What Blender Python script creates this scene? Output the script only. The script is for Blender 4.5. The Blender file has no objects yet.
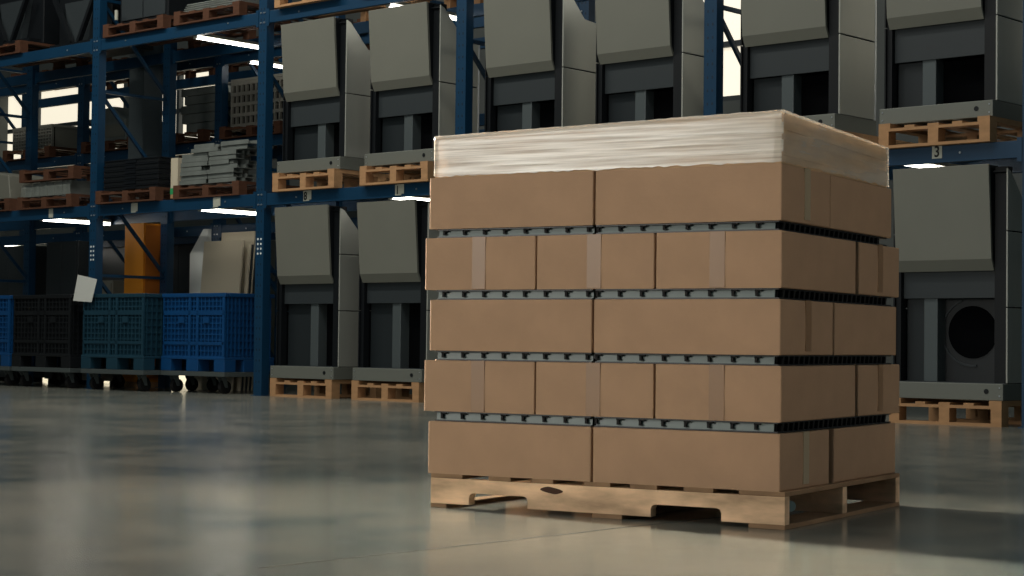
import bpy, bmesh, math, random
from mathutils import Vector, Matrix
C = bpy.context.scene
COL = C.collection
rnd = random.Random(7)

# ------------------------------------------------------------------ camera
FPX = 1834.4
cam = bpy.data.cameras.new('camera'); cam.sensor_width = 36.0; cam.lens = FPX/1024*36.0
cam.clip_start = 0.05; cam.clip_end = 200
camo = bpy.data.objects.new('camera', cam); COL.objects.link(camo)
PITCH, ROLL, CH = 0.029956, 0.01118, 0.5197
camo.matrix_world = (Matrix.Translation((0, 0, CH)) @ Matrix.Rotation(math.pi/2+PITCH, 4, 'X')
                     @ Matrix.Rotation(ROLL, 4, 'Z'))
C.camera = camo

# ------------------------------------------------------------------ colour management, world, daylight
C.view_settings.view_transform = 'Standard'; C.view_settings.look = 'None'
C.view_settings.gamma = 1.0; C.view_settings.use_curve_mapping = False
C.view_settings.exposure = 0.0
w = bpy.data.worlds.new('hall_air'); C.world = w; w.use_nodes = True
w.node_tree.nodes['Background'].inputs[0].default_value = (0.50, 0.86, 1.0, 1)
w.node_tree.nodes['Background'].inputs[1].default_value = 0.074

# rack frame: T along the rack (right), D into the rack, Z up
ANG = math.radians(-41.81275)
RD = Vector((math.cos(ANG), math.sin(ANG))); RN = Vector((-RD.y, RD.x))
R0 = Vector((-2.384, 17.172))
def rw(t, d, z=0.0):
    p = R0 + RD*t + RN*d
    return Vector((p.x, p.y, z))
# stack frame: x runs left along the front face, y runs back along the side face
PA = 1.0350
PN = Vector((0.7632, 5.2014))
SL = Vector((-math.sin(PA), math.cos(PA))); SR = Vector((math.cos(PA), math.sin(PA)))
def sw(x, y, z=0.0):
    p = PN + SL*x + SR*y
    return Vector((p.x, p.y, z))
SANG = math.atan2(SR.y, SR.x)   # local X = SR (back), local Y = SL (left)

def area(name, loc, target, sx, sy, power, col):
    l = bpy.data.lights.new(name, 'AREA'); l.shape = 'RECTANGLE'; l.size = sx; l.size_y = sy
    l.energy = power; l.color = col
    o = bpy.data.objects.new(name, l); COL.objects.link(o); o.location = loc
    o.rotation_euler = (Vector(target)-Vector(loc)).to_track_quat('-Z', 'Y').to_euler()
    return o
k_ = area('aisle_lamp', (-8.6, 13.5, 5.0), (2.4, 3.4, 0.0), 0.6, 0.6, 105, (1.0, 0.90, 0.74))
k_.data.spread = math.radians(17.5)
area('daylight_side_windows', (-9.0, 0.7, 2.4), (0.5, 5.6, 1.2), 4.0, 2.6, 310, (1.0, 0.95, 0.86))
k_ = area('daylight_right_windows', (9.0, 1.0, 3.4), (1.2, 5.6, 0.7), 3.0, 2.4, 13, (1.0, 0.93, 0.84))  # added fill brightening the right side of the stack, no real window
k_.data.spread = math.radians(60)
area('hall_ceiling_lamp', (-1.3, 2.2, 3.6), (0.3, 5.6, 0.7), 1.2, .8, 43, (1.0, 0.94, 0.84))  # unseen fill added close by to lift the front of the stack
area('hall_ceiling_strip', rw(4, -7.0, 8.0), rw(4, -7.0, 0), 12.0, 0.5, 330, (1.0, 0.97, 0.9))  # overhead fill added to brighten the floor and its shadowed part
area('aisle_ceiling_strip', rw(-.5, -3.2, 7.2), rw(-.5, -.6, 2.0), 9.0, 0.5, 300, (1.0, 0.96, 0.86))

# ------------------------------------------------------------------ materials
def s2l(c):
    return tuple(((x/255)/12.92 if x/255 <= .04045 else ((x/255+.055)/1.055)**2.4) for x in c)
def mat(name, rgb, rough=0.6, metal=0.0, spec=0.5, noise=None, bump=0.0, bscale=40.0):
    m = bpy.data.materials.new(name); m.use_nodes = True
    nt = m.node_tree; b = nt.nodes['Principled BSDF']
    c = s2l(rgb) + (1,)
    b.inputs['Base Color'].default_value = c
    b.inputs['Roughness'].default_value = rough; b.inputs['Metallic'].default_value = metal
    b.inputs['Specular IOR Level'].default_value = spec
    tc = nt.nodes.new('ShaderNodeTexCoord')
    if noise:
        sc, amt, stretch = noise
        mp = nt.nodes.new('ShaderNodeMapping'); mp.inputs['Scale'].default_value = stretch
        n = nt.nodes.new('ShaderNodeTexNoise'); n.inputs['Scale'].default_value = sc; n.inputs['Detail'].default_value = 5
        r = nt.nodes.new('ShaderNodeMapRange'); r.inputs[1].default_value = .3; r.inputs[2].default_value = .7
        r.inputs[3].default_value = 1-amt; r.inputs[4].default_value = 1+amt*.6
        mx = nt.nodes.new('ShaderNodeMix'); mx.data_type = 'RGBA'; mx.blend_type = 'MULTIPLY'; mx.inputs[0].default_value = 1
        mx.inputs[6].default_value = c
        nt.links.new(tc.outputs['Object'], mp.inputs[0]); nt.links.new(mp.outputs[0], n.inputs['Vector'])
        nt.links.new(n.outputs['Fac'], r.inputs[0]); nt.links.new(r.outputs[0], mx.inputs[7])
        nt.links.new(mx.outputs[2], b.inputs['Base Color'])
    if bump:
        n2 = nt.nodes.new('ShaderNodeTexNoise'); n2.inputs['Scale'].default_value = bscale; n2.inputs['Detail'].default_value = 4
        bp = nt.nodes.new('ShaderNodeBump'); bp.inputs['Strength'].default_value = bump; bp.inputs['Distance'].default_value = .01
        nt.links.new(tc.outputs['Object'], n2.inputs['Vector']); nt.links.new(n2.outputs['Fac'], bp.inputs['Height'])
        nt.links.new(bp.outputs[0], b.inputs['Normal'])
    return m
def glow(name, rgb, strength):
    m = bpy.data.materials.new(name); m.use_nodes = True
    nt = m.node_tree; b = nt.nodes['Principled BSDF']
    b.inputs['Base Color'].default_value = (.8, .8, .8, 1)
    b.inputs['Emission Color'].default_value = s2l(rgb)+(1,); b.inputs['Emission Strength'].default_value = strength
    return m

M = {}
M['card'] = mat('corrugated_cardboard', (176, 142, 113), .72, spec=.25, noise=(9, .06, (1, 1, 1)), bump=.06, bscale=60)
M['cardedge'] = mat('cardboard_edge', (120, 86, 58), .9, spec=.1)
M['tape'] = mat('packing_tape', (150, 117, 88), .34, spec=.4)
M['tapelight'] = mat('pale_packing_tape', (176, 158, 130), .3, spec=.5)
M['tray'] = mat('black_plastic', (18, 22, 27), .35, spec=.5)
M['traywall'] = mat('grey_tray_plastic', (96, 112, 110), .4, spec=.5)
M['lumber'] = mat('rough_pallet_lumber', (232, 194, 156), .78, spec=.2, noise=(5, .5, (2, .9, 3.5)), bump=.2, bscale=25)
M['lumber2'] = mat('weathered_pallet_lumber', (150, 120, 92), .82, spec=.15, noise=(6, .3, (1, 1, 4)), bump=.2)
M['board'] = mat('pale_board', (202, 168, 130), .6, spec=.3, noise=(5, .2, (1, 1, 5)))
M['euro'] = mat('pine_pallet_wood', (176, 136, 98), .75, spec=.2, noise=(8, .15, (1, 1, 3)))
M['euro2'] = mat('brown_pallet_wood', (86, 57, 42), .8, spec=.2, noise=(8, .2, (1, 1, 3)))
M['rack'] = mat('blue_painted_steel', (14, 55, 84), .38, metal=.0, spec=.5, noise=(3, .08, (1, 1, 1)))
M['galv'] = mat('galvanised_steel', (172, 174, 166), .36, metal=.35, spec=.5, noise=(3, .06, (1, 1, .3)))
M['slot'] = mat('punched_slot', (8, 30, 50), .6)
M['zinc'] = mat('zinc_bolt', (190, 195, 198), .3, metal=.8)
M['hood'] = mat('grey_hood_panel', (118, 119, 110), .5, metal=.1, spec=.4, noise=(2.5, .04, (1, 1, 1)))
M['plinth'] = mat('grey_plinth_steel', (112, 115, 108), .5, metal=.15, spec=.4)
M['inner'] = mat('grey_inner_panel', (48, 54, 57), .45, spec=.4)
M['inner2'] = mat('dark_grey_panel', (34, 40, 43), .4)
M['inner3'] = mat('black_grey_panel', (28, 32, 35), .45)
M['divider'] = mat('divider_plate', (82, 90, 92), .4, metal=.2)
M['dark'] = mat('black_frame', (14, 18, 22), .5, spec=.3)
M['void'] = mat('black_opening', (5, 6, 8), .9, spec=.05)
M['blue'] = mat('blue_bin_plastic', (11, 66, 116), .4, spec=.5, noise=(4, .1, (1, 1, 1)))
M['teal'] = mat('dark_teal_bin_plastic', (24, 58, 74), .45, spec=.45, noise=(4, .1, (1, 1, 1)))
M['blk'] = mat('black_bin_plastic', (20, 23, 26), .45, spec=.4)
M['dolly'] = mat('grey_dolly_steel', (84, 92, 92), .5, metal=.3)
M['rubber'] = mat('black_rubber', (16, 16, 17), .7, spec=.3)
M['yellow'] = mat('amber_panel', (214, 136, 34), .5, spec=.4)
M['cream'] = mat('cream_panel', (196, 186, 164), .55, spec=.3)
M['sheet'] = mat('grey_sheet_stack', (122, 122, 112), .5, metal=.2)
M['white'] = mat('white_panel', (226, 230, 226), .5, spec=.4)
M['perf'] = mat('perforated_frame', (150, 148, 138), .5, metal=.2)
M['alu'] = mat('dull_aluminium', (128, 134, 130), .45, metal=.35, noise=(6, .2, (1, 1, 1)))
M['paper'] = mat('white_paper', (212, 214, 208), .8)
M['ink'] = mat('label_ink', (22, 24, 24), .7)
M['plate'] = mat('label_plate', (176, 178, 166), .6)
M['green'] = mat('green_strap', (40, 150, 90), .5)
M['cyan'] = mat('cyan_strap', (40, 150, 180), .5)
M['lamp'] = glow('led_tube_glow', (255, 250, 240), 8.0)
M['pane'] = glow('daylit_window_pane', (238, 228, 204), 1.05)
M['doorpane'] = glow('daylit_door_pane', (240, 226, 192), 2.2)
M['column'] = mat('grey_steel_column', (70, 80, 84), .6)
M['wall'] = mat('hall_wall_panel', (96, 100, 98), .8, noise=(1, .06, (1, 1, 1)))
M['frame'] = mat('window_frame', (60, 66, 70), .6)

def floor_mat():
    m = bpy.data.materials.new('polished_concrete'); m.use_nodes = True
    nt = m.node_tree; b = nt.nodes['Principled BSDF']
    tc = nt.nodes.new('ShaderNodeTexCoord')
    def noise(sc, det, stretch=(1, 1, 1)):
        mp = nt.nodes.new('ShaderNodeMapping'); mp.inputs['Scale'].default_value = stretch
        n = nt.nodes.new('ShaderNodeTexNoise'); n.inputs['Scale'].default_value = sc; n.inputs['Detail'].default_value = det
        nt.links.new(tc.outputs['Object'], mp.inputs[0]); nt.links.new(mp.outputs[0], n.inputs['Vector'])
        return n.outputs['Fac']
    a = noise(.8, 4); c = noise(4.5, 5)
    mx = nt.nodes.new('ShaderNodeMath'); mx.operation = 'MULTIPLY_ADD'; mx.inputs[1].default_value = .45
    nt.links.new(c, mx.inputs[0])
    m2 = nt.nodes.new('ShaderNodeMath'); m2.operation = 'MULTIPLY'; m2.inputs[1].default_value = .6
    nt.links.new(a, m2.inputs[0]); nt.links.new(m2.outputs[0], mx.inputs[2])
    r = nt.nodes.new('ShaderNodeValToRGB')
    r.color_ramp.elements[0].position = .38; r.color_ramp.elements[0].color = s2l((92, 101, 99))+(1,)
    r.color_ramp.elements[1].position = .64; r.color_ramp.elements[1].color = s2l((132, 130, 119))+(1,)
    nt.links.new(mx.outputs[0], r.inputs[0]); nt.links.new(r.outputs[0], b.inputs['Base Color'])
    rr = nt.nodes.new('ShaderNodeMapRange'); rr.inputs[3].default_value = .10; rr.inputs[4].default_value = .28
    nt.links.new(mx.outputs[0], rr.inputs[0]); nt.links.new(rr.outputs[0], b.inputs['Roughness'])
    b.inputs['Specular IOR Level'].default_value = .5
    return m
M['floor'] = floor_mat()

def film_mat(nm_, zs, lo, hi, st):
    m = bpy.data.materials.new(nm_); m.use_nodes = True
    nt = m.node_tree; b = nt.nodes['Principled BSDF']
    b.inputs['Base Color'].default_value = (.86, .82, .73, 1); b.inputs['Roughness'].default_value = .2
    b.inputs['Specular IOR Level'].default_value = .85
    tc = nt.nodes.new('ShaderNodeTexCoord')
    mp = nt.nodes.new('ShaderNodeMapping'); mp.inputs['Scale'].default_value = (1.3, 1.3, zs)
    mp.inputs['Rotation'].default_value = (0.03, 0, 0)
    n = nt.nodes.new('ShaderNodeTexNoise'); n.inputs['Scale'].default_value = 1.6; n.inputs['Detail'].default_value = 6
    r = nt.nodes.new('ShaderNodeMapRange'); r.inputs[1].default_value = .35; r.inputs[2].default_value = .68
    r.inputs[3].default_value = lo; r.inputs[4].default_value = hi
    nt.links.new(tc.outputs['Object'], mp.inputs[0]); nt.links.new(mp.outputs[0], n.inputs['Vector'])
    nt.links.new(n.outputs['Fac'], r.inputs[0]); nt.links.new(r.outputs[0], b.inputs['Alpha'])
    bp = nt.nodes.new('ShaderNodeBump'); bp.inputs['Strength'].default_value = st; bp.inputs['Distance'].default_value = .004
    nt.links.new(n.outputs['Fac'], bp.inputs['Height']); nt.links.new(bp.outputs[0], b.inputs['Normal'])
    return m
M['film'] = film_mat('stretch_film', 55, .32, .84, .3)
M['film2'] = film_mat('clear_stretch_film', 9, .08, .5, .6)
def haze_film():
    m = mat('dusty_wrap_film', (140, 146, 140), .25, spec=.6)
    m.node_tree.nodes['Principled BSDF'].inputs['Alpha'].default_value = .5
    return m
M['wrap'] = haze_film()

# ------------------------------------------------------------------ mesh helpers
class MB:
    def __init__(s): s.v = []; s.f = []
    def add(s, vs, fs, X=None):
        o = len(s.v)
        s.v += [tuple(X @ Vector(p)) if X else tuple(p) for p in vs]
        s.f += [tuple(i+o for i in f) for f in fs]
        return s
    def box(s, x0, x1, y0, y1, z0, z1, X=None):
        v = [(x0, y0, z0), (x1, y0, z0), (x1, y1, z0), (x0, y1, z0), (x0, y0, z1), (x1, y0, z1), (x1, y1, z1), (x0, y1, z1)]
        return s.add(v, [(0, 3, 2, 1), (4, 5, 6, 7), (0, 1, 5, 4), (1, 2, 6, 5), (2, 3, 7, 6), (3, 0, 4, 7)], X)
    def prism(s, poly, a, b, axis='x', X=None):
        n = len(poly)
        def P(u, v, k): return {'x': (k, u, v), 'y': (u, k, v), 'z': (u, v, k)}[axis]
        v = [P(u, q, a) for u, q in poly] + [P(u, q, b) for u, q in poly]
        f = [tuple(range(n))[::-1], tuple(range(n, 2*n))] + [(i, (i+1) % n, n+(i+1) % n, n+i) for i in range(n)]
        return s.add(v, f, X)
    def tube(s, p, q, r, n=12, r2=None, X=None):
        p, q = Vector(p), Vector(q); d = (q-p).normalized()
        a = d.orthogonal().normalized(); b = d.cross(a); r2 = r if r2 is None else r2
        v = []
        for c, rr in ((p, r), (q, r2)):
            for i in range(n):
                th = 2*math.pi*i/n; v.append(c + (a*math.cos(th)+b*math.sin(th))*rr)
        f = [tuple(range(n))[::-1], tuple(range(n, 2*n))] + [(i, (i+1) % n, n+(i+1) % n, n+i) for i in range(n)]
        return s.add(v, f, X)
    def bar(s, p, q, wd, th, X=None):
        """rectangular bar from p to q"""
        p, q = Vector(p), Vector(q); d = (q-p).normalized()
        up = Vector((1, 0, 0)) if abs(d.x) < .9 else Vector((0, 0, 1))
        a = d.cross(up).normalized(); b = d.cross(a)
        v = []
        for c in (p, q):
            for sa, sb in ((-1, -1), (1, -1), (1, 1), (-1, 1)):
                v.append(c + a*wd/2*sa + b*th/2*sb)
        return s.add(v, [(0, 3, 2, 1), (4, 5, 6, 7), (0, 1, 5, 4), (1, 2, 6, 5), (2, 3, 7, 6), (3, 0, 4, 7)], X)
    def grid(s, x0, x1, z0, z1, y0, y1, nx, nz, wx, wz):
        """lattice in the xz plane"""
        for i in range(nx+1):
            x = x0+(x1-x0-wx)*i/nx; s.box(x, x+wx, y0, y1, z0, z1)
        for k in range(nz+1):
            z = z0+(z1-z0-wz)*k/nz; s.box(x0, x1, y0+.001, y1-.001, z, z+wz)
        return s
    def build(s, name, m, parent=None, loc=None, rz=None, bevel=0.0, smooth=False, seg=2):
        me = bpy.data.meshes.new(name); me.from_pydata(s.v, [], s.f)
        bm = bmesh.new(); bm.from_mesh(me); bmesh.ops.recalc_face_normals(bm, faces=bm.faces); bm.to_mesh(me); bm.free()
        me.materials.append(m)
        o = bpy.data.objects.new(name, me); COL.objects.link(o)
        if parent: o.parent = parent
        if loc is not None: o.location = loc
        if rz is not None: o.rotation_euler = (0, 0, rz)
        if smooth:
            for p in me.polygons: p.use_smooth = True
            me.set_sharp_from_angle(angle=math.radians(40))
        if bevel:
            b = o.modifiers.new('bevel', 'BEVEL'); b.width = bevel; b.segments = seg; b.limit_method = 'ANGLE'
        return o
def tag(o, label, cat, group=None, kind=None):
    o['label'] = label; o['category'] = cat
    if group: o['group'] = group
    if kind: o['kind'] = kind
    return o
def thing(name, label, cat, loc, rz=0.0, group=None):
    o = bpy.data.objects.new(name, None); COL.objects.link(o); o.empty_display_size = .1
    o.location = loc; o.rotation_euler = (0, 0, rz)
    return tag(o, label, cat, group)
def copy_tree(o, parent=None):
    c = o.copy(); COL.objects.link(c)
    if parent: c.parent = parent
    for ch in KIDS.get(o.name, [x for x in bpy.data.objects if x.parent == o]): copy_tree(ch, c)
    return c
KIDS = {}
def dup(root, loc, rz, label, group=None):
    c = copy_tree(root); c.location = loc; c.rotation_euler = (0, 0, rz); c['label'] = label
    if group: c['group'] = group
    return c
def struct(o):
    o['kind'] = 'structure'; return o

# ------------------------------------------------------------------ the hall
struct(MB().box(-40, 40, -22, 7, -.2, 0).build('floor', M['floor'], loc=rw(0, 0), rz=ANG))
def joint(a, b, wd=.006):
    a, b = Vector(a), Vector(b); n = Vector((-(b-a).y, (b-a).x)).normalized()*wd/2
    m = MB(); pts = []; N_ = 24
    for i in range(N_+1):
        p = a.lerp(b, i/N_) + n.normalized()*rnd.uniform(-.006, .006); pts.append(p)
    for p, q in zip(pts, pts[1:]):
        m.add([(p.x-n.x, p.y-n.y, .0006), (p.x+n.x, p.y+n.y, .0006), (q.x+n.x, q.y+n.y, .0006), (q.x-n.x, q.y-n.y, .0006)], [(0, 1, 2, 3)])
    return m
struct(joint((-.573, 4.20), (.66, 5.60)).build('trim_1', mat('floor_crack', (74, 66, 54), .9)))

WB = 5.0
WZ0, WZ1 = 3.15, 4.4
wins = [(-14.2, -11.4), (-11.3, -8.95), (-8.85, -6.6), (1.05, 2.05), (4.0, 5.2), (6.6, 9.6)]
m = MB().box(-16, -11.2, WB, WB+.2, 0, WZ0).box(-6.4, 20, WB, WB+.2, 0, WZ0).box(-11.2, -6.4, WB, WB+.2, 2.1, WZ0).box(-16, 20, WB, WB+.2, WZ1, 9)
px = -16
for a, b in wins:
    m.box(px, a, WB, WB+.2, WZ0, WZ1); px = b
m.box(px, 20, WB, WB+.2, WZ0, WZ1)
struct(m.build('wall_back', M['wall'], loc=rw(0, 0), rz=ANG))
for i, (a, b) in enumerate(wins):
    fr = MB()
    for xx in (a, (a+b)/2-.03, b-.06): fr.box(xx, xx+.06, WB+.02, WB+.1, WZ0, WZ1)
    for zz in (WZ0, (WZ0+WZ1)/2-.03, WZ1-.06): fr.box(a, b, WB+.03, WB+.09, zz, zz+.06)
    f = struct(fr.build('window_%d' % (i+1), M['frame'], loc=rw(0, 0), rz=ANG))
    MB().box(a, b, WB+.1, WB+.12, WZ0, WZ1).build('pane', M['pane'], f)
dr_ = MB()
for xx in (-11.2, -8.83, -6.46): dr_.box(xx, xx+.06, WB+.02, WB+.1, 0, 2.1)
dr_.box(-11.2, -6.4, WB+.02, WB+.1, 2.04, 2.1)
d_ = struct(dr_.build('door_1', M['frame'], loc=rw(0, 0), rz=ANG))
MB().box(-11.2, -6.4, WB+.1, WB+.12, 0, 2.1).build('pane', M['doorpane'], d_)
# left end wall with the high window that lights the hall
m = MB().box(-12.2, -12, -22, WB, 0, 6.8).box(-12.2, -12, -22, WB, 9.6, 11).box(-12.2, -12, -22, -10.1, 6.8, 9.6).box(-12.2, -12, -6.3, WB, 6.8, 9.6)
struct(m.build('wall_left', M['wall'], loc=rw(0, 0), rz=ANG))
# steel column standing between the two racks
cm = MB().box(0, .27, 0, .02, 0, 6.5).box(0, .27, .24, .26, 0, 6.5).box(.11, .14, .02, .24, 0, 6.5).box(.25, .262, .0, .25, 0, 6.5)
struct(cm.build('column', M['column'], loc=rw(-3.70, 1.22), rz=ANG))

# ------------------------------------------------------------------ the box stack
S_ = dict(rz=SANG)
# pallet (local X = back, Y = left)
pal = thing('wooden_pallet', 'rough notched timber pallet carrying the cardboard box stack', 'pallet', sw(0, 0), SANG)
def stringer(x0, x1):
    y0, y1, z0, z1, zn = -.016, 1.178, .013, .093, .05
    def notch(a, b): return [(a, z0), (a, zn-.014), (a+.004, zn-.004), (a+.014, zn), (b-.014, zn), (b-.004, zn-.004), (b, zn-.014), (b, z0)]
    poly = [(y0, z0)] + notch(.18, .405) + notch(.825, 1.035) + [(y1, z0), (y1, z1), (y0, z1)]
    return MB().prism(poly, x0, x1, 'x')
for x0, x1 in ((0.0, .036), (.462, .498), (.95, .986)):
    stringer(x0, x1).build('stringer', M['lumber'], pal, bevel=.002)
for y0, y1 in ((1.178, 1.06), (.965, .885), (.81, .735), (.63, .54), (.475, .385), (.30, .205), (.125, -.016)):
    MB().box(.0, .986, min(y0, y1), max(y0, y1), .093, .1065).build('deck_board', M['lumber2'], pal, bevel=.0015)
for y0, y1 in ((1.118, 1.178), (.50, .60), (-.016, .095)):
    MB().box(0, .986, y0, y1, 0, .013).build('bottom_board', M['lumber2'], pal, bevel=.0015)
knot = MB().prism([(.74+.028*math.cos(a)*(1+.4*math.cos(2*a))+.012*math.sin(a), .074+.011*math.sin(a)) for a in [i*math.pi/8 for i in range(16)]], -.0012, .001, 'x')
knot.build('bark_knot', mat('dark_bark', (72, 48, 34), .9), pal)
cap = MB().tube((.07, -.004, .062), (.10, .012, .062), .016, 16, .013).build('plastic_plug', mat('pale_blue_plastic', (120, 140, 140), .4), loc=sw(0, 0), rz=SANG, smooth=True)
cap.parent = pal; cap.location = (0, 0, 0); cap.rotation_euler = (0, 0, 0)

def carton(dx, dy, h, tape_on, label, tm='tape'):
    """closed carton, local origin at its near right bottom corner; X back, Y left"""
    root = thing('cardboard_box', label, 'box', (0, 0, 0), SANG, 'cardboard boxes stacked on the pallet')
    body = MB()
    # slightly bulged walls with rounded edges
    nx, nz = 5, 4
    g = .0
    vs, fs = [], []
    def bul(u): return 4*u*(1-u)
    b_ = .0025
    def face(fn, nu=6, nv=4):
        o = len(vs)
        for i in range(nu+1):
            for j in range(nv+1):
                vs.append(fn(i/nu, j/nv))
        for i in range(nu):
            for j in range(nv):
                a = o+i*(nv+1)+j; fs.append((a, a+nv+1, a+nv+2, a+1))
    face(lambda u, v: (-b_*bul(u)*bul(v), dy*u, h*v)); face(lambda u, v: (dx+b_*bul(u)*bul(v), dy*u, h*v))
    face(lambda u, v: (dx*u, -b_*bul(u)*bul(v), h*v)); face(lambda u, v: (dx*u, dy+b_*bul(u)*bul(v), h*v))
    face(lambda u, v: (dx*u, dy*v, h)); face(lambda u, v: (dx*u, dy*v, 0))
    body.add(vs, fs)
    o = body.build('carton', M['card'], root)
    bm = bmesh.new(); bm.from_mesh(o.data); bmesh.ops.remove_doubles(bm, verts=bm.verts, dist=1e-5)
    bmesh.ops.recalc_face_normals(bm, faces=bm.faces); bm.to_mesh(o.data); bm.free()
    bv = o.modifiers.new('bevel', 'BEVEL'); bv.width = .004; bv.segments = 2; bv.limit_method = 'ANGLE'; bv.angle_limit = math.radians(50)
    fm = MB()
    # top flap seam and the packing tape that wraps the two ends
    if tape_on == 'front':      # tape along X (ends face front and back)
        c = dy*.5; tw = .024
        t_ = MB().box(-.0036, -.0008, c-tw, c+tw, h*.0+.002, h+.0006).box(-.0036, dx+.0036, c-tw, c+tw, h, h+.0008).box(dx+.0008, dx+.0036, c-tw, c+tw, .06, h)
    else:                        # tape along Y (ends face right and left)
        c = dx*.5; tw = .022
        t_ = MB().box(c-tw, c+tw, -.0036, -.0008, .012, h+.0006).box(c-tw, c+tw, -.0036, dy+.0036, h, h+.0008).box(c-tw, c+tw, dy+.0008, dy+.0036, .06, h)
    t_.build('packing_tape', M[tm], root)
    return root
ZB = [(.1065, .2704), (.3023, .4625), (.4934, .6531), (.6847, .8489), (.8772, 1.0393)]
nm = ['bottom layer of the stack', 'second layer from the bottom', 'middle layer of the stack', 'second layer from the top', 'top layer under the film-wrapped boards']
for k, (z0, z1) in enumerate(ZB):
    h = z1-z0
    j = [0, .006, -.002, .004, 0][k]
    if k % 2 == 0:
        d1 = [.386, 0, .414, 0, .382][k]; b0 = [.432, 0, .432, 0, .390][k]; b1 = [.995, 0, .998, 0, .945][k]
        L = [1.190, 0, 1.188, 0, 1.196][k]
        x = sw(0, 0)
        b = carton(d1, .600, h, 'side', 'wide cardboard box at the right of the front face, %s' % nm[k], 'tapelight' if k in (0, 4) else 'tape'); b.location = sw(j, 0, z0) if False else sw(0, j, z0)
        b = carton(d1, L-.607, h, 'side', 'wide cardboard box at the left of the front face, %s' % nm[k]); b.location = sw(.607, j, z0)
        b = carton(b1-b0, .395, h, 'front', 'rear cardboard box on the right side face, %s' % nm[k]); b.location = sw(.002, b0, z0)
    else:
        d1 = .603; b0 = .642; b1 = [0, 1.035, 0, 1.024][k]
        for n_, (y0, y1) in enumerate(((0, .397), (.403, .803), (.808, 1.212))):
            pos = ['right', 'middle', 'left'][n_]
            b = carton(d1, y1-y0, h, 'front', '%s of three taped cardboard boxes along the front, %s' % (pos.capitalize() if False else pos, nm[k])); b.location = sw(y0, j, z0)
        b = carton(b1-b0, .595, h, 'side', 'rear taped cardboard box on the right side face, %s' % nm[k]); b.location = sw(.002, b0, z0)

# plastic trays between the layers: two per gap, hooks along the front, fins down the side
def tray(right, z0, z1, label, D_=.965):
    h = z1-z0
    r = thing('interlayer_tray', label, 'tray', sw(.012 if right else .613, .012, z0), SANG, 'black trays between the box layers')
    W_ = .590 if right else .560
    MB().box(0, D_, 0, W_, 0, .004).box(0, D_, 0, W_, h-.004, h).build('deck_sheet', M['tray'], r)
    MB().prism([(.008, .003), (.011, h-.003), (.015, h-.003), (.012, .003)], .016 if right else 0, W_-.002, 'y').build('front_wall', M['traywall'], r)
    MB().box(D_-.03, D_-.026, .02, W_-.02, .004, h-.004).build('rear_wall', M['tray'], r)
    for i in range(8):
        y = (.068+.0738*i) if right else (.017+.0738*i)
        hk = MB()
        hk.box(.001, .009, y-.003, y+.005, .008, h-.003)
        hk.box(.001, .009, y-.014, y+.006, h-.0085, h-.003)
        hk.prism([(y-.009, .010), (y-.003, .008), (y-.003, .011), (y-.007, .012)], .002, .006, 'x')
        hk.build('hook', M['rubber'], r)
    if right:
        fm = MB()
        for i in range(int((D_-.05)/.0395)):
            x = .03+.0395*i
            fm.prism([(x, .004), (x+.012, .004), (x+.020, h-.004), (x+.006, h-.004)], .0, .02, 'y')
        fm.build('fin_row', M['rubber'], r)
        MB().box(.02, D_-.03, .015, .024, .003, h-.003).build('side_wall', M['rubber'], r)
for k in range(4):
    za, zb = ZB[k][1]+.001, ZB[k+1][0]
    gp = ['lowest gap between box layers', 'second gap from the bottom', 'third gap from the bottom', 'highest gap between box layers'][k]
    tray(True, za, zb, 'right hand black hooked plastic tray in the %s' % gp, .915 if k == 3 else .965)
    tray(False, za, zb, 'left hand black hooked plastic tray in the %s' % gp)

# film wrapped boards on top
lid = thing('wrapped_board_bundle', 'pale wooden boards wrapped in clear stretch film on top of the boxes', 'boards', sw(0, .004, 1.0401), SANG)
zz = 0.0; hts = [.024, .022, .026, .022, .026, .020]
for i, hh in enumerate(hts):
    a, b_ = rnd.uniform(.0, .006), rnd.uniform(0, .006)
    MB().box(.004+a, .905-b_, .004+b_, 1.182-a, zz, zz+hh-.0003).build('board', M['board'], lid, bevel=.0005)
    zz += hh
TAPER = lambda x, y, z: z*(1.0+.062-.14*(y/1.185)-.15*(x/.905))
def film():
    H = zz+.003
    ring = []
    x0, x1, y0, y1, r = -.001, .910, -.002, 1.187, .010
    n = 0
    pts = []
    for cx, cy, a0 in ((x0+r, y0+r, math.pi), (x1-r, y0+r, 1.5*math.pi), (x1-r, y1-r, 0), (x0+r, y1-r, .5*math.pi)):
        for i in range(4):
            a = a0+i/3*math.pi/2; pts.append((cx+r*math.cos(a), cy+r*math.sin(a)))
    full = []
    for p, q in zip(pts, pts[1:]+pts[:1]):
        L = math.hypot(q[0]-p[0], q[1]-p[1]); k = max(1, int(L/.02))
        for i in range(k): full.append((p[0]+(q[0]-p[0])*i/k, p[1]+(q[1]-p[1])*i/k))
    R = random.Random(3); n = len(full); rows = 9
    cx, cy = (x0+x1)/2, (y0+y1)/2
    v, f = [], []
    for j in range(rows+1):
        for i, (x, y) in enumerate(full):
            sc = 1+R.uniform(-.0004, .0010)
            v.append((cx+(x-cx)*sc, cy+(y-cy)*sc, H*j/rows if 0 < j < rows else (R.uniform(-.002, .004)+.003 if j == 0 else H+R.uniform(-.0005, .0015))))
    for j in range(rows):
        for i in range(n):
            f.append((j*n+i, j*n+(i+1) % n, (j+1)*n+(i+1) % n, (j+1)*n+i))
    # top fold-in
    o = len(v)
    for i, (x, y) in enumerate(full):
        v.append((cx+(x-cx)*.86, cy+(y-cy)*.86, H+R.uniform(.001, .004)))
    for i in range(n): f.append((rows*n+i, rows*n+(i+1) % n, o+(i+1) % n, o+i))
    mb = MB(); mb.add(v, f)
    return mb.build('stretch_film', M['film'], lid, smooth=False)
fo = film()
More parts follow.
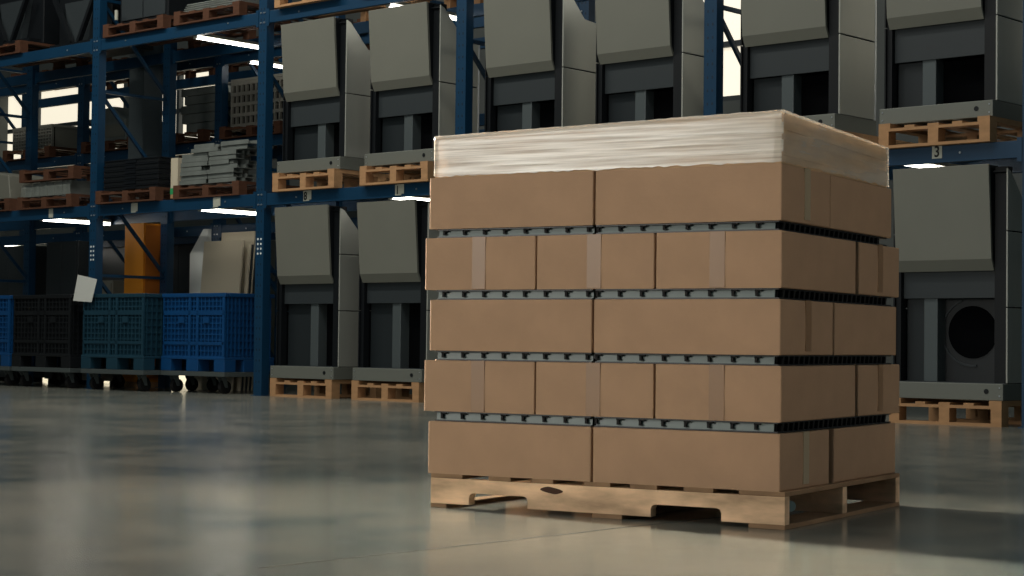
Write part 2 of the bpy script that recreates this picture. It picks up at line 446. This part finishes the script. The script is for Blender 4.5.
for o_ in [fo]+[x for x in bpy.data.objects if x.parent == lid and x != fo]:
    for vv in o_.data.vertices: vv.co.z = TAPER(vv.co.x, vv.co.y, vv.co.z)
fo.data.materials.append(M['film2'])
for p in fo.data.polygons:
    p.use_smooth = True
    if abs(p.normal.y) > .7: p.material_index = 1

# ------------------------------------------------------------------ racks
POSTS = [-7.78, -5.20, -2.62, .02, 2.59, 5.17, 7.75]
def rack(name, label, d0, levels, posts, top):
    r = thing(name, label, 'rack', rw(0, d0), ANG)
    pm = {}
    def post():
        m = MB(); w_, dp = .115, .09
        prof = [(-w_/2, 0), (w_/2, 0), (w_/2, dp), (w_/2-.02, dp), (w_/2-.02, .015), (-w_/2+.02, .015), (-w_/2+.02, dp), (-w_/2, dp)]
        m.prism(prof, 0, top, 'z')
        return m
    base = None
    p0 = b0 = None
    for t in posts:
        for d in (0.0, .91):
            if p0 is None:
                pmb = post(); nf = len(pmb.f)
                z = .12
                while z < top-.05:
                    for s_ in (-1, 1): pmb.box(s_*.022-.006, s_*.022+.006, -.0012, .001, z, z+.02)
                    z += .1
                p0 = pmb.build('post', M['rack'], r); p0.location = (t, d, 0)
                p0.data.materials.append(M['slot'])
                for q in list(p0.data.polygons)[nf:]: q.material_index = 1
                b0 = MB().box(-.075, .075, -.02, .11, 0, .006).build('foot_plate', M['rack'], p0)
                po = p0
            else:
                po = p0.copy(); COL.objects.link(po); po.parent = r; po.location = (t, d, 0)
                for ch in (b0,):
                    c = ch.copy(); COL.objects.link(c); c.parent = po
        zs = [.2+.955*i for i in range(int((top-.2)/.955)+1)]
        for i, z in enumerate(zs):
            MB().box(t-.018, t+.018, .09, .915, z, z+.03).build('brace', M['rack'], r)
            if i+1 < len(zs):
                MB().bar((t, .07, zs[i+1]-.01), (t, .93, z+.04), .034, .028).build('brace', M['rack'], r)
    for a, b in zip(posts, posts[1:]):
        for z in levels:
            for d in (0.0, .95):
                m = MB()
                x0, x1 = a+.058, b-.058
                m.box(x0, x1, d, d+.045, z-.115, z)
                bo = m.build('beam', M['rack'], r, bevel=.003)
                for xx in (x0+.0, x1-.035):
                    MB().box(xx, xx+.035, d-.006, d-.0005, z-.14, z+.02).build('connector', M['rack'], bo)
                if d == 0:
                    m = MB()
                    for s, xx in ((1, x0), (-1, x1)):
                        for zz_ in (z-.012, z-.105): 
                            m.tube((xx+s*(-.035), -.010, zz_), (xx+s*(-.035), 0, zz_), .008, 8)
                    for xx in (x0+.45, x1-.45): m.tube((xx, -.006, z-.055), (xx, 0, z-.055), .008, 8)
                    m.build('bolt', M['zinc'], bo)
    return r
rk = rack('pallet_rack', 'front blue steel pallet rack holding the grey cabinets and bins', 0.0, (1.893, 3.606), POSTS, 5.3)
rk2 = rack('pallet_rack', 'rear blue steel pallet rack standing behind the front rack', 1.62, (1.78, 2.71, 3.66), POSTS[:5], 5.3)
def plate(t, z, txt, wd=.075, ht=.095, off=0):
    p = MB().box(-wd/2, wd/2, -.004, -.001, -ht/2, ht/2).build('label_plate', M['plate'], rk)
    p.location = (t, 0, z)
    if off:
        MB().box(0.028, .028+wd*.6, -.006, -.0045, -ht/2+.012, ht/2).build('second_sticker', M['plate'], p)
    if txt:
        cu = bpy.data.curves.new('numeral', 'FONT'); cu.body = txt; cu.size = .105; cu.align_x = 'CENTER'; cu.extrude = .0008; cu.offset = .002
        cu.materials.append(M['ink'])
        tmp = bpy.data.objects.new('numeral', cu); COL.objects.link(tmp)
        me = bpy.data.meshes.new_from_object(tmp); bpy.data.objects.remove(tmp)
        o = bpy.data.objects.new('numeral', me); COL.objects.link(o); o.parent = p
        o.rotation_euler = (math.pi/2, 0, 0); o.location = (-.008 if off else 0, -.0055, -.036); o.scale = (.85, 1, 1)
plate(7.07, 1.855, '3'); plate(.665, 1.842, '8', off=1); plate(1.86, 1.84, '1', off=1)
plate(-1.93, 1.838, '', off=1); plate(-.63, 1.838, '', off=1); plate(-3.37, 1.84, '')
# light through the slots painted as white dots on the fronts of two posts
for t in (-2.62, .02):
    m = MB()
    for i in range(4):
        for s in (-1, 1):
            m.tube((t+s*.022, -.003, 1.33+i*.045), (t+s*.022, .002, 1.33+i*.045), .011, 8)
    m.build('marker_dots', M['white'], rk)

# ------------------------------------------------------------------ EUR style pallets
def eur(name, material, label, group, W_=.84, D_=1.2, H=.172):
    r = thing(name, label, 'pallet', (0, 0, 0), ANG, group)
    k = H/.172
    bw = .078*W_/.84
    for x0, x1, zb in ((0, bw+.012, H), (.24*W_, .33*W_, .152*k), (.45*W_, .55*W_, .152*k), (.67*W_, .76*W_, .152*k), (W_-bw-.012, W_, H)):
        MB().box(x0, x1, 0, D_, .136*k, zb).build('deck_board', material, r)
    for y0 in (0, D_/2-.05, D_-.10):
        MB().box(0, W_, y0, y0+.10, .116*k, .136*k).build('cross_board', material, r)
        MB().box(0, W_, y0, y0+.10, 0, .02*k).build('bottom_board', material, r)
        for x0 in (0, W_/2-bw/2, W_-bw):
            MB().box(x0, x0+bw, y0, y0+.10, .02*k, .116*k).build('block', material, r)
    return r
EP = eur('euro_pallet', M['euro'], 'light pine pallet on the floor under the grey cabinet beside the blue bin', 'pine pallets under the grey cabinets')
EP.location = rw(.20, 0, 0)
def epal(t, d, z, label): return dup(EP, rw(t, d, z), ANG, label)
epal(1.30, 0, 0, 'light pine pallet on the floor under the grey cabinet nearest the box stack')
epal(6.72, -.02, 0, 'light pine pallet on the floor right of the box stack')
epal(.26, -.06, 1.8935, 'pine pallet on the rack shelf under the leftmost raised cabinet')
epal(1.43, -.06, 1.8935, 'pine pallet on the rack shelf with the white sticker numbered 1 below it')
epal(2.82, -.06, 1.8935, 'pine pallet on the rack shelf behind the left end of the wrapped boards')
epal(4.02, -.06, 1.8935, 'pine pallet on the rack shelf behind the middle of the wrapped boards')
epal(5.42, -.06, 1.8935, 'pine pallet on the rack shelf behind the right end of the wrapped boards')
epal(6.65, -.06, 1.8935, 'pine pallet on the rack shelf above the plate numbered 3')

# ------------------------------------------------------------------ grey ventilation cabinets
def cabinet(zc, zt, seams, dx, label, W_=.86):
    r = thing('ventilation_cabinet', label, 'cabinet', (0, 0, 0), ANG, 'grey ventilation cabinets in the rack')
    MB().box(0, W_, 0, .57, 0, .112).build('plinth', M['plinth'], r, bevel=.004)
    MB().tube((W_-.12, -.003, .06), (W_-.12, .004, .06), .017, 14).build('plug', M['dark'], r)
    m = MB()
    for zz_ in (.03, .085):
        for xx in (.025, W_-.025): m.tube((xx, -.003, zz_), (xx, .002, zz_), .006, 8)
    m.build('rivets', M['zinc'], r)
    # hood panel with the inward folded chin
    prof = [(.042, zc), (-.004, zt), (.02, zt), (.064, zc), (.098, zc-.070), (.080, zc-.078)]
    MB().prism(prof, .03, W_-.108, 'x').build('hood_panel', M['hood'], r, bevel=.002)
    for x0, x1 in ((.012, .05), (W_-.104, W_-.012)):
        MB().box(x0, x1, .082, .15, .112, zt-.015).build('corner_post', M['dark'], r)
    for x0, x1 in ((.032, .045), (W_-.124, W_-.110)):
        MB().prism([(.066, zc), (.022, zt-.005), (.14, zt-.005), (.14, zc-.07), (.10, zc-.07)], x0, x1, 'x').build('hood_cheek', M['dark'], r)
    ys, ye = .062, .545
    ch = [(ys, zt-.03), (ys+.05, zt-.05), (ys+.27, zt-.27), (ye, zt-.29)]
    for x0, x1 in ((0, .012), (W_-.012, W_)):
        zs = [.112]+list(seams)
        for a, b in zip(zs, zs[1:]):
            MB().prism([(ys, a+.004), (ye, a+.004), (ye, b-.004), (ys, b-.004)], x0, x1, 'x').build('side_panel', M['galv'] if x0 else M['dark'], r, bevel=.003)
        MB().prism([(ys, zs[-1]+.004), (ye, zs[-1]+.004)] + ch[::-1], x0, x1, 'x').build('side_panel', M['galv'] if x0 else M['dark'], r, bevel=.003)
        MB().box(x0-.002, x1+.002, ye, ye+.018, .112, zt-.29).build('rear_rim', M['zinc'] if x0 else M['dark'], r, bevel=.003)
    m = MB()
    for a, b in zip(ch, ch[1:]):
        m.add([(.012, a[0], a[1]-.012), (W_-.012, a[0], a[1]-.012), (W_-.012, b[0], b[1]-.012), (.012, b[0], b[1]-.012),
               (.012, a[0], a[1]-.022), (W_-.012, a[0], a[1]-.022), (W_-.012, b[0], b[1]-.022), (.012, b[0], b[1]-.022)],
              [(0, 1, 2, 3), (7, 6, 5, 4), (0, 4, 5, 1), (2, 6, 7, 3), (1, 5, 6, 2), (0, 3, 7, 4)])
    m.build('roof', M['dark'], r)
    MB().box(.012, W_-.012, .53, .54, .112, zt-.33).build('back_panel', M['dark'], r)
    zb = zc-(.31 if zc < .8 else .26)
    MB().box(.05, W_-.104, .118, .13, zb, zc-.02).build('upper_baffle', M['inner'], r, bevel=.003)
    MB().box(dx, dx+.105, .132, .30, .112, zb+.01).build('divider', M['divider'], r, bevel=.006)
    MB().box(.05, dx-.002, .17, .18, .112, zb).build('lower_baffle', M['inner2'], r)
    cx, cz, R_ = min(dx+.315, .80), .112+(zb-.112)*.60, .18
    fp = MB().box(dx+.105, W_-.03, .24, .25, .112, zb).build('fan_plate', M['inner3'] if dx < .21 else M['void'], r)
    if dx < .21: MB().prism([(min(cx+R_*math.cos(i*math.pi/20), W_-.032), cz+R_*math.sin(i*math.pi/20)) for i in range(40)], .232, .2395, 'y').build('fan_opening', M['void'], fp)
    arc = MB()
    for i in range(14):
        a0, a1 = math.radians(110+i*12), math.radians(110+(i+1)*12)
        arc.bar((cx+(R_+.05)*math.cos(a0), .236, cz+(R_+.05)*math.sin(a0)), (cx+(R_+.05)*math.cos(a1), .236, cz+(R_+.05)*math.sin(a1)), .012, .012)
    if dx < .21: arc.build('collar', M['inner'], fp)
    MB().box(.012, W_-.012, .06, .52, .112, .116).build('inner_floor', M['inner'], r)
    return r
LOWER = ((.20, .40, 'grey ventilation cabinet on the floor beside the blue rack post and blue bin'),
         (1.31, .36, 'grey ventilation cabinet on the floor nearest the left of the box stack'),
         (6.70, .20, 'large grey ventilation cabinet on the floor right of the box stack'))
for t, dx, lb in LOWER:
    cabinet(.945, 1.578, (.62, 1.13), dx, lb).location = rw(t, 0, .1725)
UPPER = ((.25, .41, 'leftmost grey ventilation cabinet on the raised rack shelf'),
         (1.425, .36, 'second raised grey cabinet from the left, LED tube at its top edge'),
         (2.81, .36, 'raised grey cabinet right of the blue post above the left end of the boards'),
         (4.01, .345, 'raised grey cabinet left of the blue post with bright metal side panel'),
         (5.40, .32, 'raised grey cabinet behind the near corner of the wrapped boards'),
         (6.62, .26, 'rightmost raised grey cabinet on the pallet above plate 3'))
for t, dx, lb in UPPER:
    cabinet(.752, 1.385, (.69,), dx, lb).location = rw(t, 0, 2.066)

# ------------------------------------------------------------------ LED tubes under the beams
def led(t, d, z, L, label):
    r = thing('led_tube_light', label, 'lamp', rw(t, d, z), ANG, 'LED tubes under the rack beams')
    MB().box(-.03, .03, 0, L, .022, .05).build('housing', M['plate'], r)
    MB().tube((0, .0, .003), (0, L, .003), .017, 12).build('tube', M['lamp'], r, smooth=True)
    MB().box(-.022, .022, -.012, 0, -.014, .05).build('end_cap', M['plate'], r)
    MB().box(-.022, .022, L, L+.012, -.014, .05).build('end_cap', M['plate'], r)
    return r
led(-3.61, .05, 1.782, .87, 'glowing LED tube under the shelf above the black bin')
led(-.93, .05, 1.782, .86, 'glowing LED tube under the shelf above the bright blue bin')
led(1.72, .05, 1.782, .88, 'glowing LED tube under the shelf by the cabinet nearest the stack')
led(6.75, .055, 1.80, .88, 'LED tube under the beam right of the box stack')
led(-1.04, .05, 3.478, .88, 'glowing LED tube under the top beam left of the raised cabinets')
led(1.65, .055, 3.485, .88, 'glowing LED tube under the top beam above the second raised cabinet')
led(4.25, .055, 3.485, .88, 'LED tube under the top beam between the middle raised cabinets')
led(5.31, .055, 3.485, .88, 'LED tube under the top beam by the blue post near the stack corner')  # added tube, brightens the metal cabinet side beside the post
led(6.80, .055, 3.485, .88, 'LED tube under the top beam above the rightmost raised cabinet')
led(-2.2, 1.70, 3.545, .85, 'distant LED tube in the rear rack over the perforated panels')
led(-6.9, 1.70, 1.66, .85, 'distant LED tube low in the rear rack at the far left')

# ------------------------------------------------------------------ bulk bins on dollies
def dolly(W_, D_, label, loc):
    r = thing('bin_dolly', label, 'dolly', loc, ANG, 'wheeled dollies under the plastic bins')
    m = MB().box(0, W_, 0, .05, .165, .21).box(0, W_, D_-.05, D_, .165, .21).box(0, .05, .05, D_-.05, .165, .21).box(W_-.05, W_, .05, D_-.05, .165, .21).box(W_/2-.03, W_/2+.03, .05, D_-.05, .17, .205)
    m.build('frame', M['dolly'], r, bevel=.003)
    for x, y in ((.12, .07), (W_-.12, .07), (.12, D_-.09), (W_-.12, D_-.09)):
        cs = MB().box(x-.035, x+.035, y-.035, y+.035, .158, .166).prism([(y-.03, .158), (y+.035, .158), (y+.05, .06), (y+.02, .06)], x-.034, x-.028, 'x').prism([(y-.03, .158), (y+.035, .158), (y+.05, .06), (y+.02, .06)], x+.028, x+.034, 'x')
        c = cs.build('caster', M['dolly'], r)
        MB().tube((x-.024, y+.035, .065), (x+.024, y+.035, .065), .065, 20).build('wheel', M['rubber'], c, smooth=True)
    return r
def bin_(W_, D_, H, ma, label, loc, seed):
    r = thing('plastic_bulk_bin', label, 'bin', loc, ANG, 'folding plastic bulk bins on dollies')
    R = random.Random(seed)
    b = MB().box(0, W_, 0, D_, .115, .14)
    for x0, x1 in ((0, .16), (W_/2-.09, W_/2+.09), (W_-.16, W_)):
        for y0, y1 in ((0, .14), (D_/2-.07, D_/2+.07), (D_-.14, D_)): b.box(x0, x1, y0, y1, 0, .115)
    b.build('base', ma, r, bevel=.004)
    fw = MB().box(.03, W_-.03, .03, .045, .14, H-.02)
    fw.grid(.02, W_-.02, .14, H-.02, .012, .031, 16, 11, .013, .011)
    for x in (.0, W_/2-.075, W_/2+.045, W_-.05): fw.box(x if x else .02, x+.035, .004, .02, .14, H-.02)
    fw.box(.02, W_-.02, .004, .02, H*.72, H*.72+.045).box(.02, W_-.02, .004, .02, H*.34, H*.34+.03)
    fw.build('front_wall', ma, r)
    for x0 in (0, 1):
        sw_ = MB()
        xa, xb = (W_-.045, W_-.03) if x0 else (.03, .045)
        sw_.box(xa, xb, .03, D_-.03, .14, H-.02)
        o0, o1 = (W_-.032, W_-.012) if x0 else (.012, .032)
        for i in range(12):
            y = .04+(D_-.09)*i/11; sw_.box(o0, o1, y, y+.012, .14, H-.02)
        for i in range(9):
            z = .15+(H-.19)*i/8; sw_.box(o0+.001, o1-.001, .03, D_-.03, z, z+.012)
        sw_.build('side_wall', ma, r)
    MB().box(.03, W_-.03, D_-.045, D_-.03, .14, H-.02).build('rear_wall', ma, r)
    m = MB().box(0, W_, 0, .05, H-.04, H).box(0, W_, D_-.05, D_, H-.04, H).box(0, .05, .05, D_-.05, H-.04, H).box(W_-.05, W_, .05, D_-.05, H-.04, H)
    m.build('rim', ma, r, bevel=.006)
    for x in (W_*.27, W_*.66):
        MB().box(x, x+.09, -.002, .02, H*.62, H*.70).build('latch', ma, r)
    return r
BH = .757
for (t, d, W_, D_, ma, lb, ld) in (
        (-1.445, 0.0, .98, .62, M['blue'], 'bright blue slatted bulk bin beside the rack post', 'wheeled dolly under the bright blue bin beside the post'),
        (-2.50, -.2, 1.04, .75, M['teal'], 'dark teal grid bulk bin left of the bright blue bin', 'wheeled dolly under the dark teal bin'),
        (-3.75, -.2, 1.06, .75, M['blk'], 'black grid bulk bin between the teal bin and the left edge', 'wheeled dolly under the black bin'),
        (-4.86, -.2, 1.06, .75, M['blue'], 'blue bulk bin cut off by the left edge of the photo', 'wheeled dolly under the blue bin at the left edge')):
    bin_(W_, D_, BH, ma, lb, rw(t, d, .211), hash(lb) % 99)
    dolly(W_, D_, ld, rw(t, d, 0))
# paper hung over the bin edge
m = MB()
a = [rw(-2.53, -.235, 1.165), rw(-2.20, -.235, 1.115), rw(-2.30, -.225, .885), rw(-2.62, -.225, .900)]
n = (RN.x*.003, RN.y*.003, 0)
m.add([tuple(p) for p in a]+[(p.x+n[0], p.y+n[1], p.z) for p in a], [(0, 1, 2, 3), (7, 6, 5, 4), (0, 4, 5, 1), (1, 5, 6, 2), (2, 6, 7, 3), (3, 7, 4, 0)])
tag(m.build('paper_sheet', M['paper']), 'tilted white paper sheet hung between the black and teal bins', 'paper')

# ------------------------------------------------------------------ goods at floor level in the left bays
y = thing('amber_cabinet', 'tall amber orange panel box standing behind the teal bin', 'cabinet', rw(-3.05, .72, 0), ANG)
MB().box(0, .33, 0, .25, .06, 1.755).build('casing', M['yellow'], y, bevel=.004)
MB().box(.015, .315, .015, .235, 0, .06).build('foot', M['euro'], y)
MB().box(.335, .345, .02, .23, .1, 1.73).build('side_lining', mat('amber_side', (190, 108, 30), .6), y)  # darker amber sheet paints the shade on this side

def leaning(label, t, d, W_, H, th, lean, ma, rz=0, name='leaning_panel', shear=0.0):
    X = Matrix.Rotation(-lean, 4, 'X')
    v = [(0, 0, 0), (W_, 0, 0), (W_+shear, 0, H), (shear, 0, H), (0, th, 0), (W_, th, 0), (W_+shear, th, H), (shear, th, H)]
    m = MB(); m.add(v, [(0, 1, 2, 3), (7, 6, 5, 4), (0, 4, 5, 1), (1, 5, 6, 2), (2, 6, 7, 3), (3, 7, 4, 0)], X)
    return tag(m.build(name, ma, loc=rw(t, d, 0.001), rz=ANG+rz, bevel=.002), label, 'panel')
leaning('cream leaning board standing behind the bright blue bin', -1.87, .74, .62, 1.535, .02, .05, M['cream'], shear=.05)
for i in range(9):
    o = leaning('thin grey sheet in the leaning row behind the cream board', -1.89, .83+.026*i, .66, 1.50-.008*i, .014, .05, M['inner'] if i % 2 else M['cream'], shear=.05, name='metal_sheet')
    o['group'] = 'grey sheets leaning behind the cream board'
leaning('pale board standing tallest behind the leaning grey sheets', -2.40, 1.50, .55, 1.68, .02, .01, M['cream'], shear=.0)
wp = MB().prism([(0, 0), (.30, 0), (.30, 1.70), (.22, 1.70), (0, 1.44)], 0, .05, 'y')
tag(wp.build('white_panel', M['white'], loc=rw(-2.54, 1.20, 0.001), rz=ANG, bevel=.003), 'white panel with a sloped top behind the bright blue bin', 'panel')
tag(MB().prism([(0, 0), (.20, 0), (.32, 1.45), (.14, 1.45)], 0, .03, 'y').build('slanted_metal_sheet', M['sheet'], loc=rw(-2.25, 1.1, 0.001), rz=ANG), 'grey slanted metal sheet between the white panel and the cream board', 'panel')
# dark wardrobes stored behind the black bin
for i, (t, d, W_, H, ma, lb) in enumerate(((-4.85, .95, .62, 1.62, M['inner'], 'dark tall cabinet behind the black bin at the left'),
                                         (-4.05, .90, .55, 1.16, M['sheet'], 'low grey cabinet standing behind the black bin'),
                                         (-6.1, 1.0, .8, 1.6, M['inner'], 'dark tall cabinet behind the blue bin at the left edge'),
                                         (-7.5, 2.8, 1.75, 1.70, M['inner2'], 'wide dark cabinet on legs deep behind the gap left of the amber panel box'),  # added to block the glowing door, legs let light through underneath
                                         (-5.65, 2.8, 1.75, 1.70, M['inner2'], 'wide dark cabinet on legs deep behind the amber panel box'))):  # second added blocker in front of the glowing door
    c = thing('stored_cabinet', lb, 'cabinet', rw(t, d, 0), ANG)
    lg = .30 if W_ > 1 else .05
    MB().box(0, W_, 0, .27, lg, H).build('casing', ma, c, bevel=.006)
    MB().box(.02, W_/2-.004, -.014, 0, lg+.03, H-.03).build('door', ma, c, bevel=.003); MB().box(W_/2+.004, W_-.02, -.014, 0, lg+.03, H-.03).build('door', ma, c)
    for xx in (.03, W_-.07): MB().box(xx, xx+.04, .03, .25, 0, lg).build('leg', M['dark'], c)

# ------------------------------------------------------------------ goods on the first shelf, left bays
Z1 = 1.8935
BP = eur('brown_pallet', M['euro2'], 'dark brown pallet under the black crates on the first shelf', 'brown pallets on the rack shelves', W_=1.0, H=.135)
BP.location = rw(-2.50, -.06, Z1)
def bpal(t, d, z, lb): return dup(BP, rw(t, d, z), ANG, lb)
zt = Z1+.1355
for i in range(6):
    h = .053
    c = thing('folded_crate', 'folded black crate in the stack on the brown pallet, %s' % ['bottom one', 'second from bottom', 'third from bottom', 'third from top', 'second from top', 'topmost one'][i], 'crate', rw(-2.50+rnd.uniform(0, .02), .02, zt+i*h), ANG, 'folded black crates on the first shelf')
    MB().box(0, .90, .02, .36, 0, h-.008).build('body', M['blk'], c, bevel=.003)
    MB().box(-.008, .908, .012, .368, h-.016, h-.003).build('rim', M['tray'], c, bevel=.003)
    MB().box(.36, .54, .008, .02, .008, h-.02).build('grip', M['tray'], c)
up = thing('strapped_carton', 'slim tan upright carton with green strap beside the black crates', 'carton', rw(-1.415, .06, Z1+.02), ANG)
MB().box(0, .11, 0, .09, .10, .40).build('casing', M['cream'], up, bevel=.003)
MB().box(-.002, .112, -.002, .092, .04, .10).build('strap', M['green'], up)
MB().box(.0, .11, .0, .09, 0, .04).build('foot', M['euro'], up)
bpal(-1.27, -.02, Z1, 'brown pallet under the grey metal brackets left of the blue post')
# jumble of grey bracket pieces
zz0 = Z1+.1355
for L in range(9):
    z = zz0+L*.044
    n = 5 if L < 6 else (4 if L < 8 else 3)
    for i in range(n):
        ln = rnd.uniform(.30, .55); t = -1.20+rnd.uniform(0, .02)+(i % 2)*.43+(L > 6)*.16; d = -.02+.14*(i//2)+rnd.uniform(0, .03)+L*.004
        wv = .11
        m = MB().prism([(0, 0), (wv, 0), (wv, .04), (wv-.006, .04), (wv-.006, .006), (.006, .006), (.006, .04), (0, .04)], 0, min(ln, .41), 'x')
        for k in range(3): m.box(.04+k*.12, .10+k*.12, .03, .08, .0062, .03)
        o = m.build('metal_bracket', M['alu'], loc=rw(t, d, z), rz=ANG)
        tag(o, 'dull grey metal bracket in the jumbled pile on the brown pallet', 'bracket', 'grey brackets piled on the first shelf')
# far left: film wrapped bundle with an empty pallet on top
bpal(-3.95, -.04, Z1, 'brown pallet under the film wrapped bundle at the left end of the shelf')
wb = thing('wrapped_bundle', 'grey film wrapped bundle on the left end of the first shelf', 'bundle', rw(-3.92, .0, Z1+.1355), ANG)
m = MB()
for i in range(6):
    m.box(.03+.14*i, .15+.14*i, .02, 1.0, 0, .13+.01*(i % 3))
m.build('contents', M['alu'], wb)
v, f = [], []
R = random.Random(5); nx = 22; 
sec = [(-.01, 0), (-.012, .10), (.02, .150), (.5, .154), (1.0, .15), (1.03, .1), (1.02, 0)]
for i in range(nx+1):
    for yy, z in sec: v.append((-.01+.92*i/nx, yy+R.uniform(-.008, .008), max(0, z+R.uniform(-.006, .004)) if z else 0))
ns = len(sec)
for i in range(nx):
    for j in range(ns-1): f.append((i*ns+j, (i+1)*ns+j, (i+1)*ns+j+1, i*ns+j+1))
MB().add(v, f).build('wrap', M['wrap'], wb)
bpal(-3.92, -.04, Z1+.1355+.158, 'empty orange brown pallet on top of the film wrapped bundle')
bpal(-5.1, -.04, Z1, 'brown pallet cut off by the left edge on the first shelf')
g = thing('grey_machine_part', 'grey wrapped machine part at the left edge of the first shelf', 'machine part', rw(-5.05, .0, Z1+.1355), ANG)
MB().prism([(0, 0), (.9, 0), (.86, .26), (.3, .34), (.05, .2)], 0, .7, 'y').build('casing', M['sheet'], g, bevel=.01)
MB().box(.2, .6, -.006, 0, .06, .18).build('cover', M['alu'], g)

# ------------------------------------------------------------------ goods on the top shelf, left bays
Z2 = 3.6065
bpal(-2.45, -.04, Z2, 'brown pallet on the top beam right of the left post')
bpal(-1.28, -.04, Z2, 'brown pallet on the top beam over the large LED tube')
bpal(-4.95, -.04, Z2, 'brown pallet on the top beam at the left edge of the photo')
epal(.25, -.06, Z2, 'pine pallet on the top beam above the leftmost raised cabinet')
epal(1.38, -.06, Z2, 'pine pallet on the top beam above the second raised cabinet')
def crated(t, lb, z, W_=.9, H=.5, ma=None):
    c = thing('grey_sheet_pack', lb, 'sheets', rw(t, .02, z), ANG)
    for i in range(4):
        MB().box(.02*i, W_-.015*i, .02, .9, i*H/4, (i+1)*H/4-.006).build('sheet', ma or M['sheet'], c, bevel=.003)
crated(-1.24, 'grey sheet pack on the brown pallet over the large LED tube', Z2+.1355, .92, .08, M['alu'])
# dark machines with V shaped frames
for t, lb in ((-4.9, 'dark machine with slanted frame on the top shelf at the left edge'), (-3.65, 'dark V framed machine on the top shelf beside the left post')):
    c = thing('dark_machine', lb, 'machine', rw(t, .0, Z2+(.1355 if t < -4.5 else 0)), ANG)
    MB().box(0, .95, .25, .8, 0, .75).build('casing', M['dark'], c, bevel=.01)
    MB().prism([(.30, 0.02), (.62, .02), (.74, .5), (.2, .5)], .18, .249, 'y').build('hopper', M['inner'], c)
    for a, b in (((.1, .12, .55), (.42, .12, .05)), ((.85, .12, .55), (.55, .12, .05))):
        MB().bar(a, b, .05, .04).build('strut', M['dark'], c)
    MB().box(.05, .9, .1, .25, 0.0, .05).build('foot', M['dark'], c)
tk = thing('dark_cabinet', 'dark cabinet on the top shelf pallet right of the left post', 'cabinet', rw(-2.35, .1, Z2+.1355), ANG)
MB().box(0, .8, 0, .7, .0, .9).build('casing', M['dark'], tk, bevel=.008)
MB().box(.04, .39, -.012, 0, .04, .86).build('door', M['inner'], tk); MB().box(.41, .76, -.012, 0, .04, .86).build('door', M['inner'], tk)
MB().tube((.06, -.09, .04), (.06, -.09, .14), .018, 10).build('handle', M['plate'], tk)

# ------------------------------------------------------------------ goods in the rear rack
D2 = 1.60
def perf(t, d, z, W_, D_, H, nx, nz, lb):
    r = thing('perforated_pack', lb, 'panel', rw(t, d, z), ANG)
    MB().box(.01, W_-.002, .05, D_, 0, H).build('core', M['sheet'], r)
    MB().box(.005, W_-.005, .031, .05, .005, H-.005).build('backing', M['void'], r)
    g = MB().grid(0, W_, 0, H, 0, .03, nx, nz, W_/nx*.30, H/nz*.30)
    g.build('front_grille', M['perf'], r)
    MB().box(-.004, W_+.004, -.004, D_, H, H+.03).build('top_sheet', M['perf'], r)
    return r
ZR = 2.711
bp = lambda t, lb, d=1.56, z=ZR: bpal(t, d, z, lb)
bp(-2.52, 'brown pallet in the rear rack under the large perforated panel pack')
perf(-2.50, 1.70, ZR+.1355, .98, .7, .50, 12, 4, 'large perforated grey panel pack in the rear rack')
perf(-6.75, 1.70, ZR+.1355, .85, .6, .26, 14, 6, 'small perforated dark panel pack in the rear rack at the left')
bp(-6.75, 'brown pallet in the rear rack under the small perforated pack')
bp(-5.09, 'brown pallet in the rear rack under the grey wrapped machine')
c = thing('wrapped_machine', 'grey wrapped machine in the rear rack beside the left post', 'machine', rw(-5.08, 1.74, ZR+.1355), ANG)
MB().prism([(0, 0), (.62, 0), (.6, .26), (.5, .30), (.36, .42), (.16, .40), (.03, .2)], 0, .6, 'y').build('casing', M['alu'], c, bevel=.02)
MB().box(.2, .6, -.01, 0, .05, .2).build('cover', M['sheet'], c)
c = thing('grey_sheet_pack', 'grey green sheet stack left of the large perforated pack in the rear rack', 'sheets', rw(-3.43, 1.74, ZR+.1355), ANG)
for i, (o, h) in enumerate(((.10, .11), (.02, .11), (.0, .10), (.06, .10), (.0, .09))):
    zc_ = sum(q for _, q in ((.10, .11), (.02, .11), (.0, .10), (.06, .10), (.0, .09))[:i])
    MB().box(o, .74, .0, .6, zc_, zc_+h-.005).build('sheet', M['alu'], c, bevel=.006)
bp(-3.80, 'brown pallet in the rear rack under the grey green sheet stack')
for t, lb in ((-6.6, 'brown pallet on the highest rear beam at the far left'), (-5.0, 'brown pallet on the highest rear beam over the wrapped machine'), (-3.75, 'brown pallet on the highest rear beam over the grey green stack'), (-2.4, 'brown pallet on the highest rear beam over the large perforated pack'), (-1.25, 'brown pallet on the highest rear beam behind the first raised cabinet')):
    bp(t, lb, z=3.661)
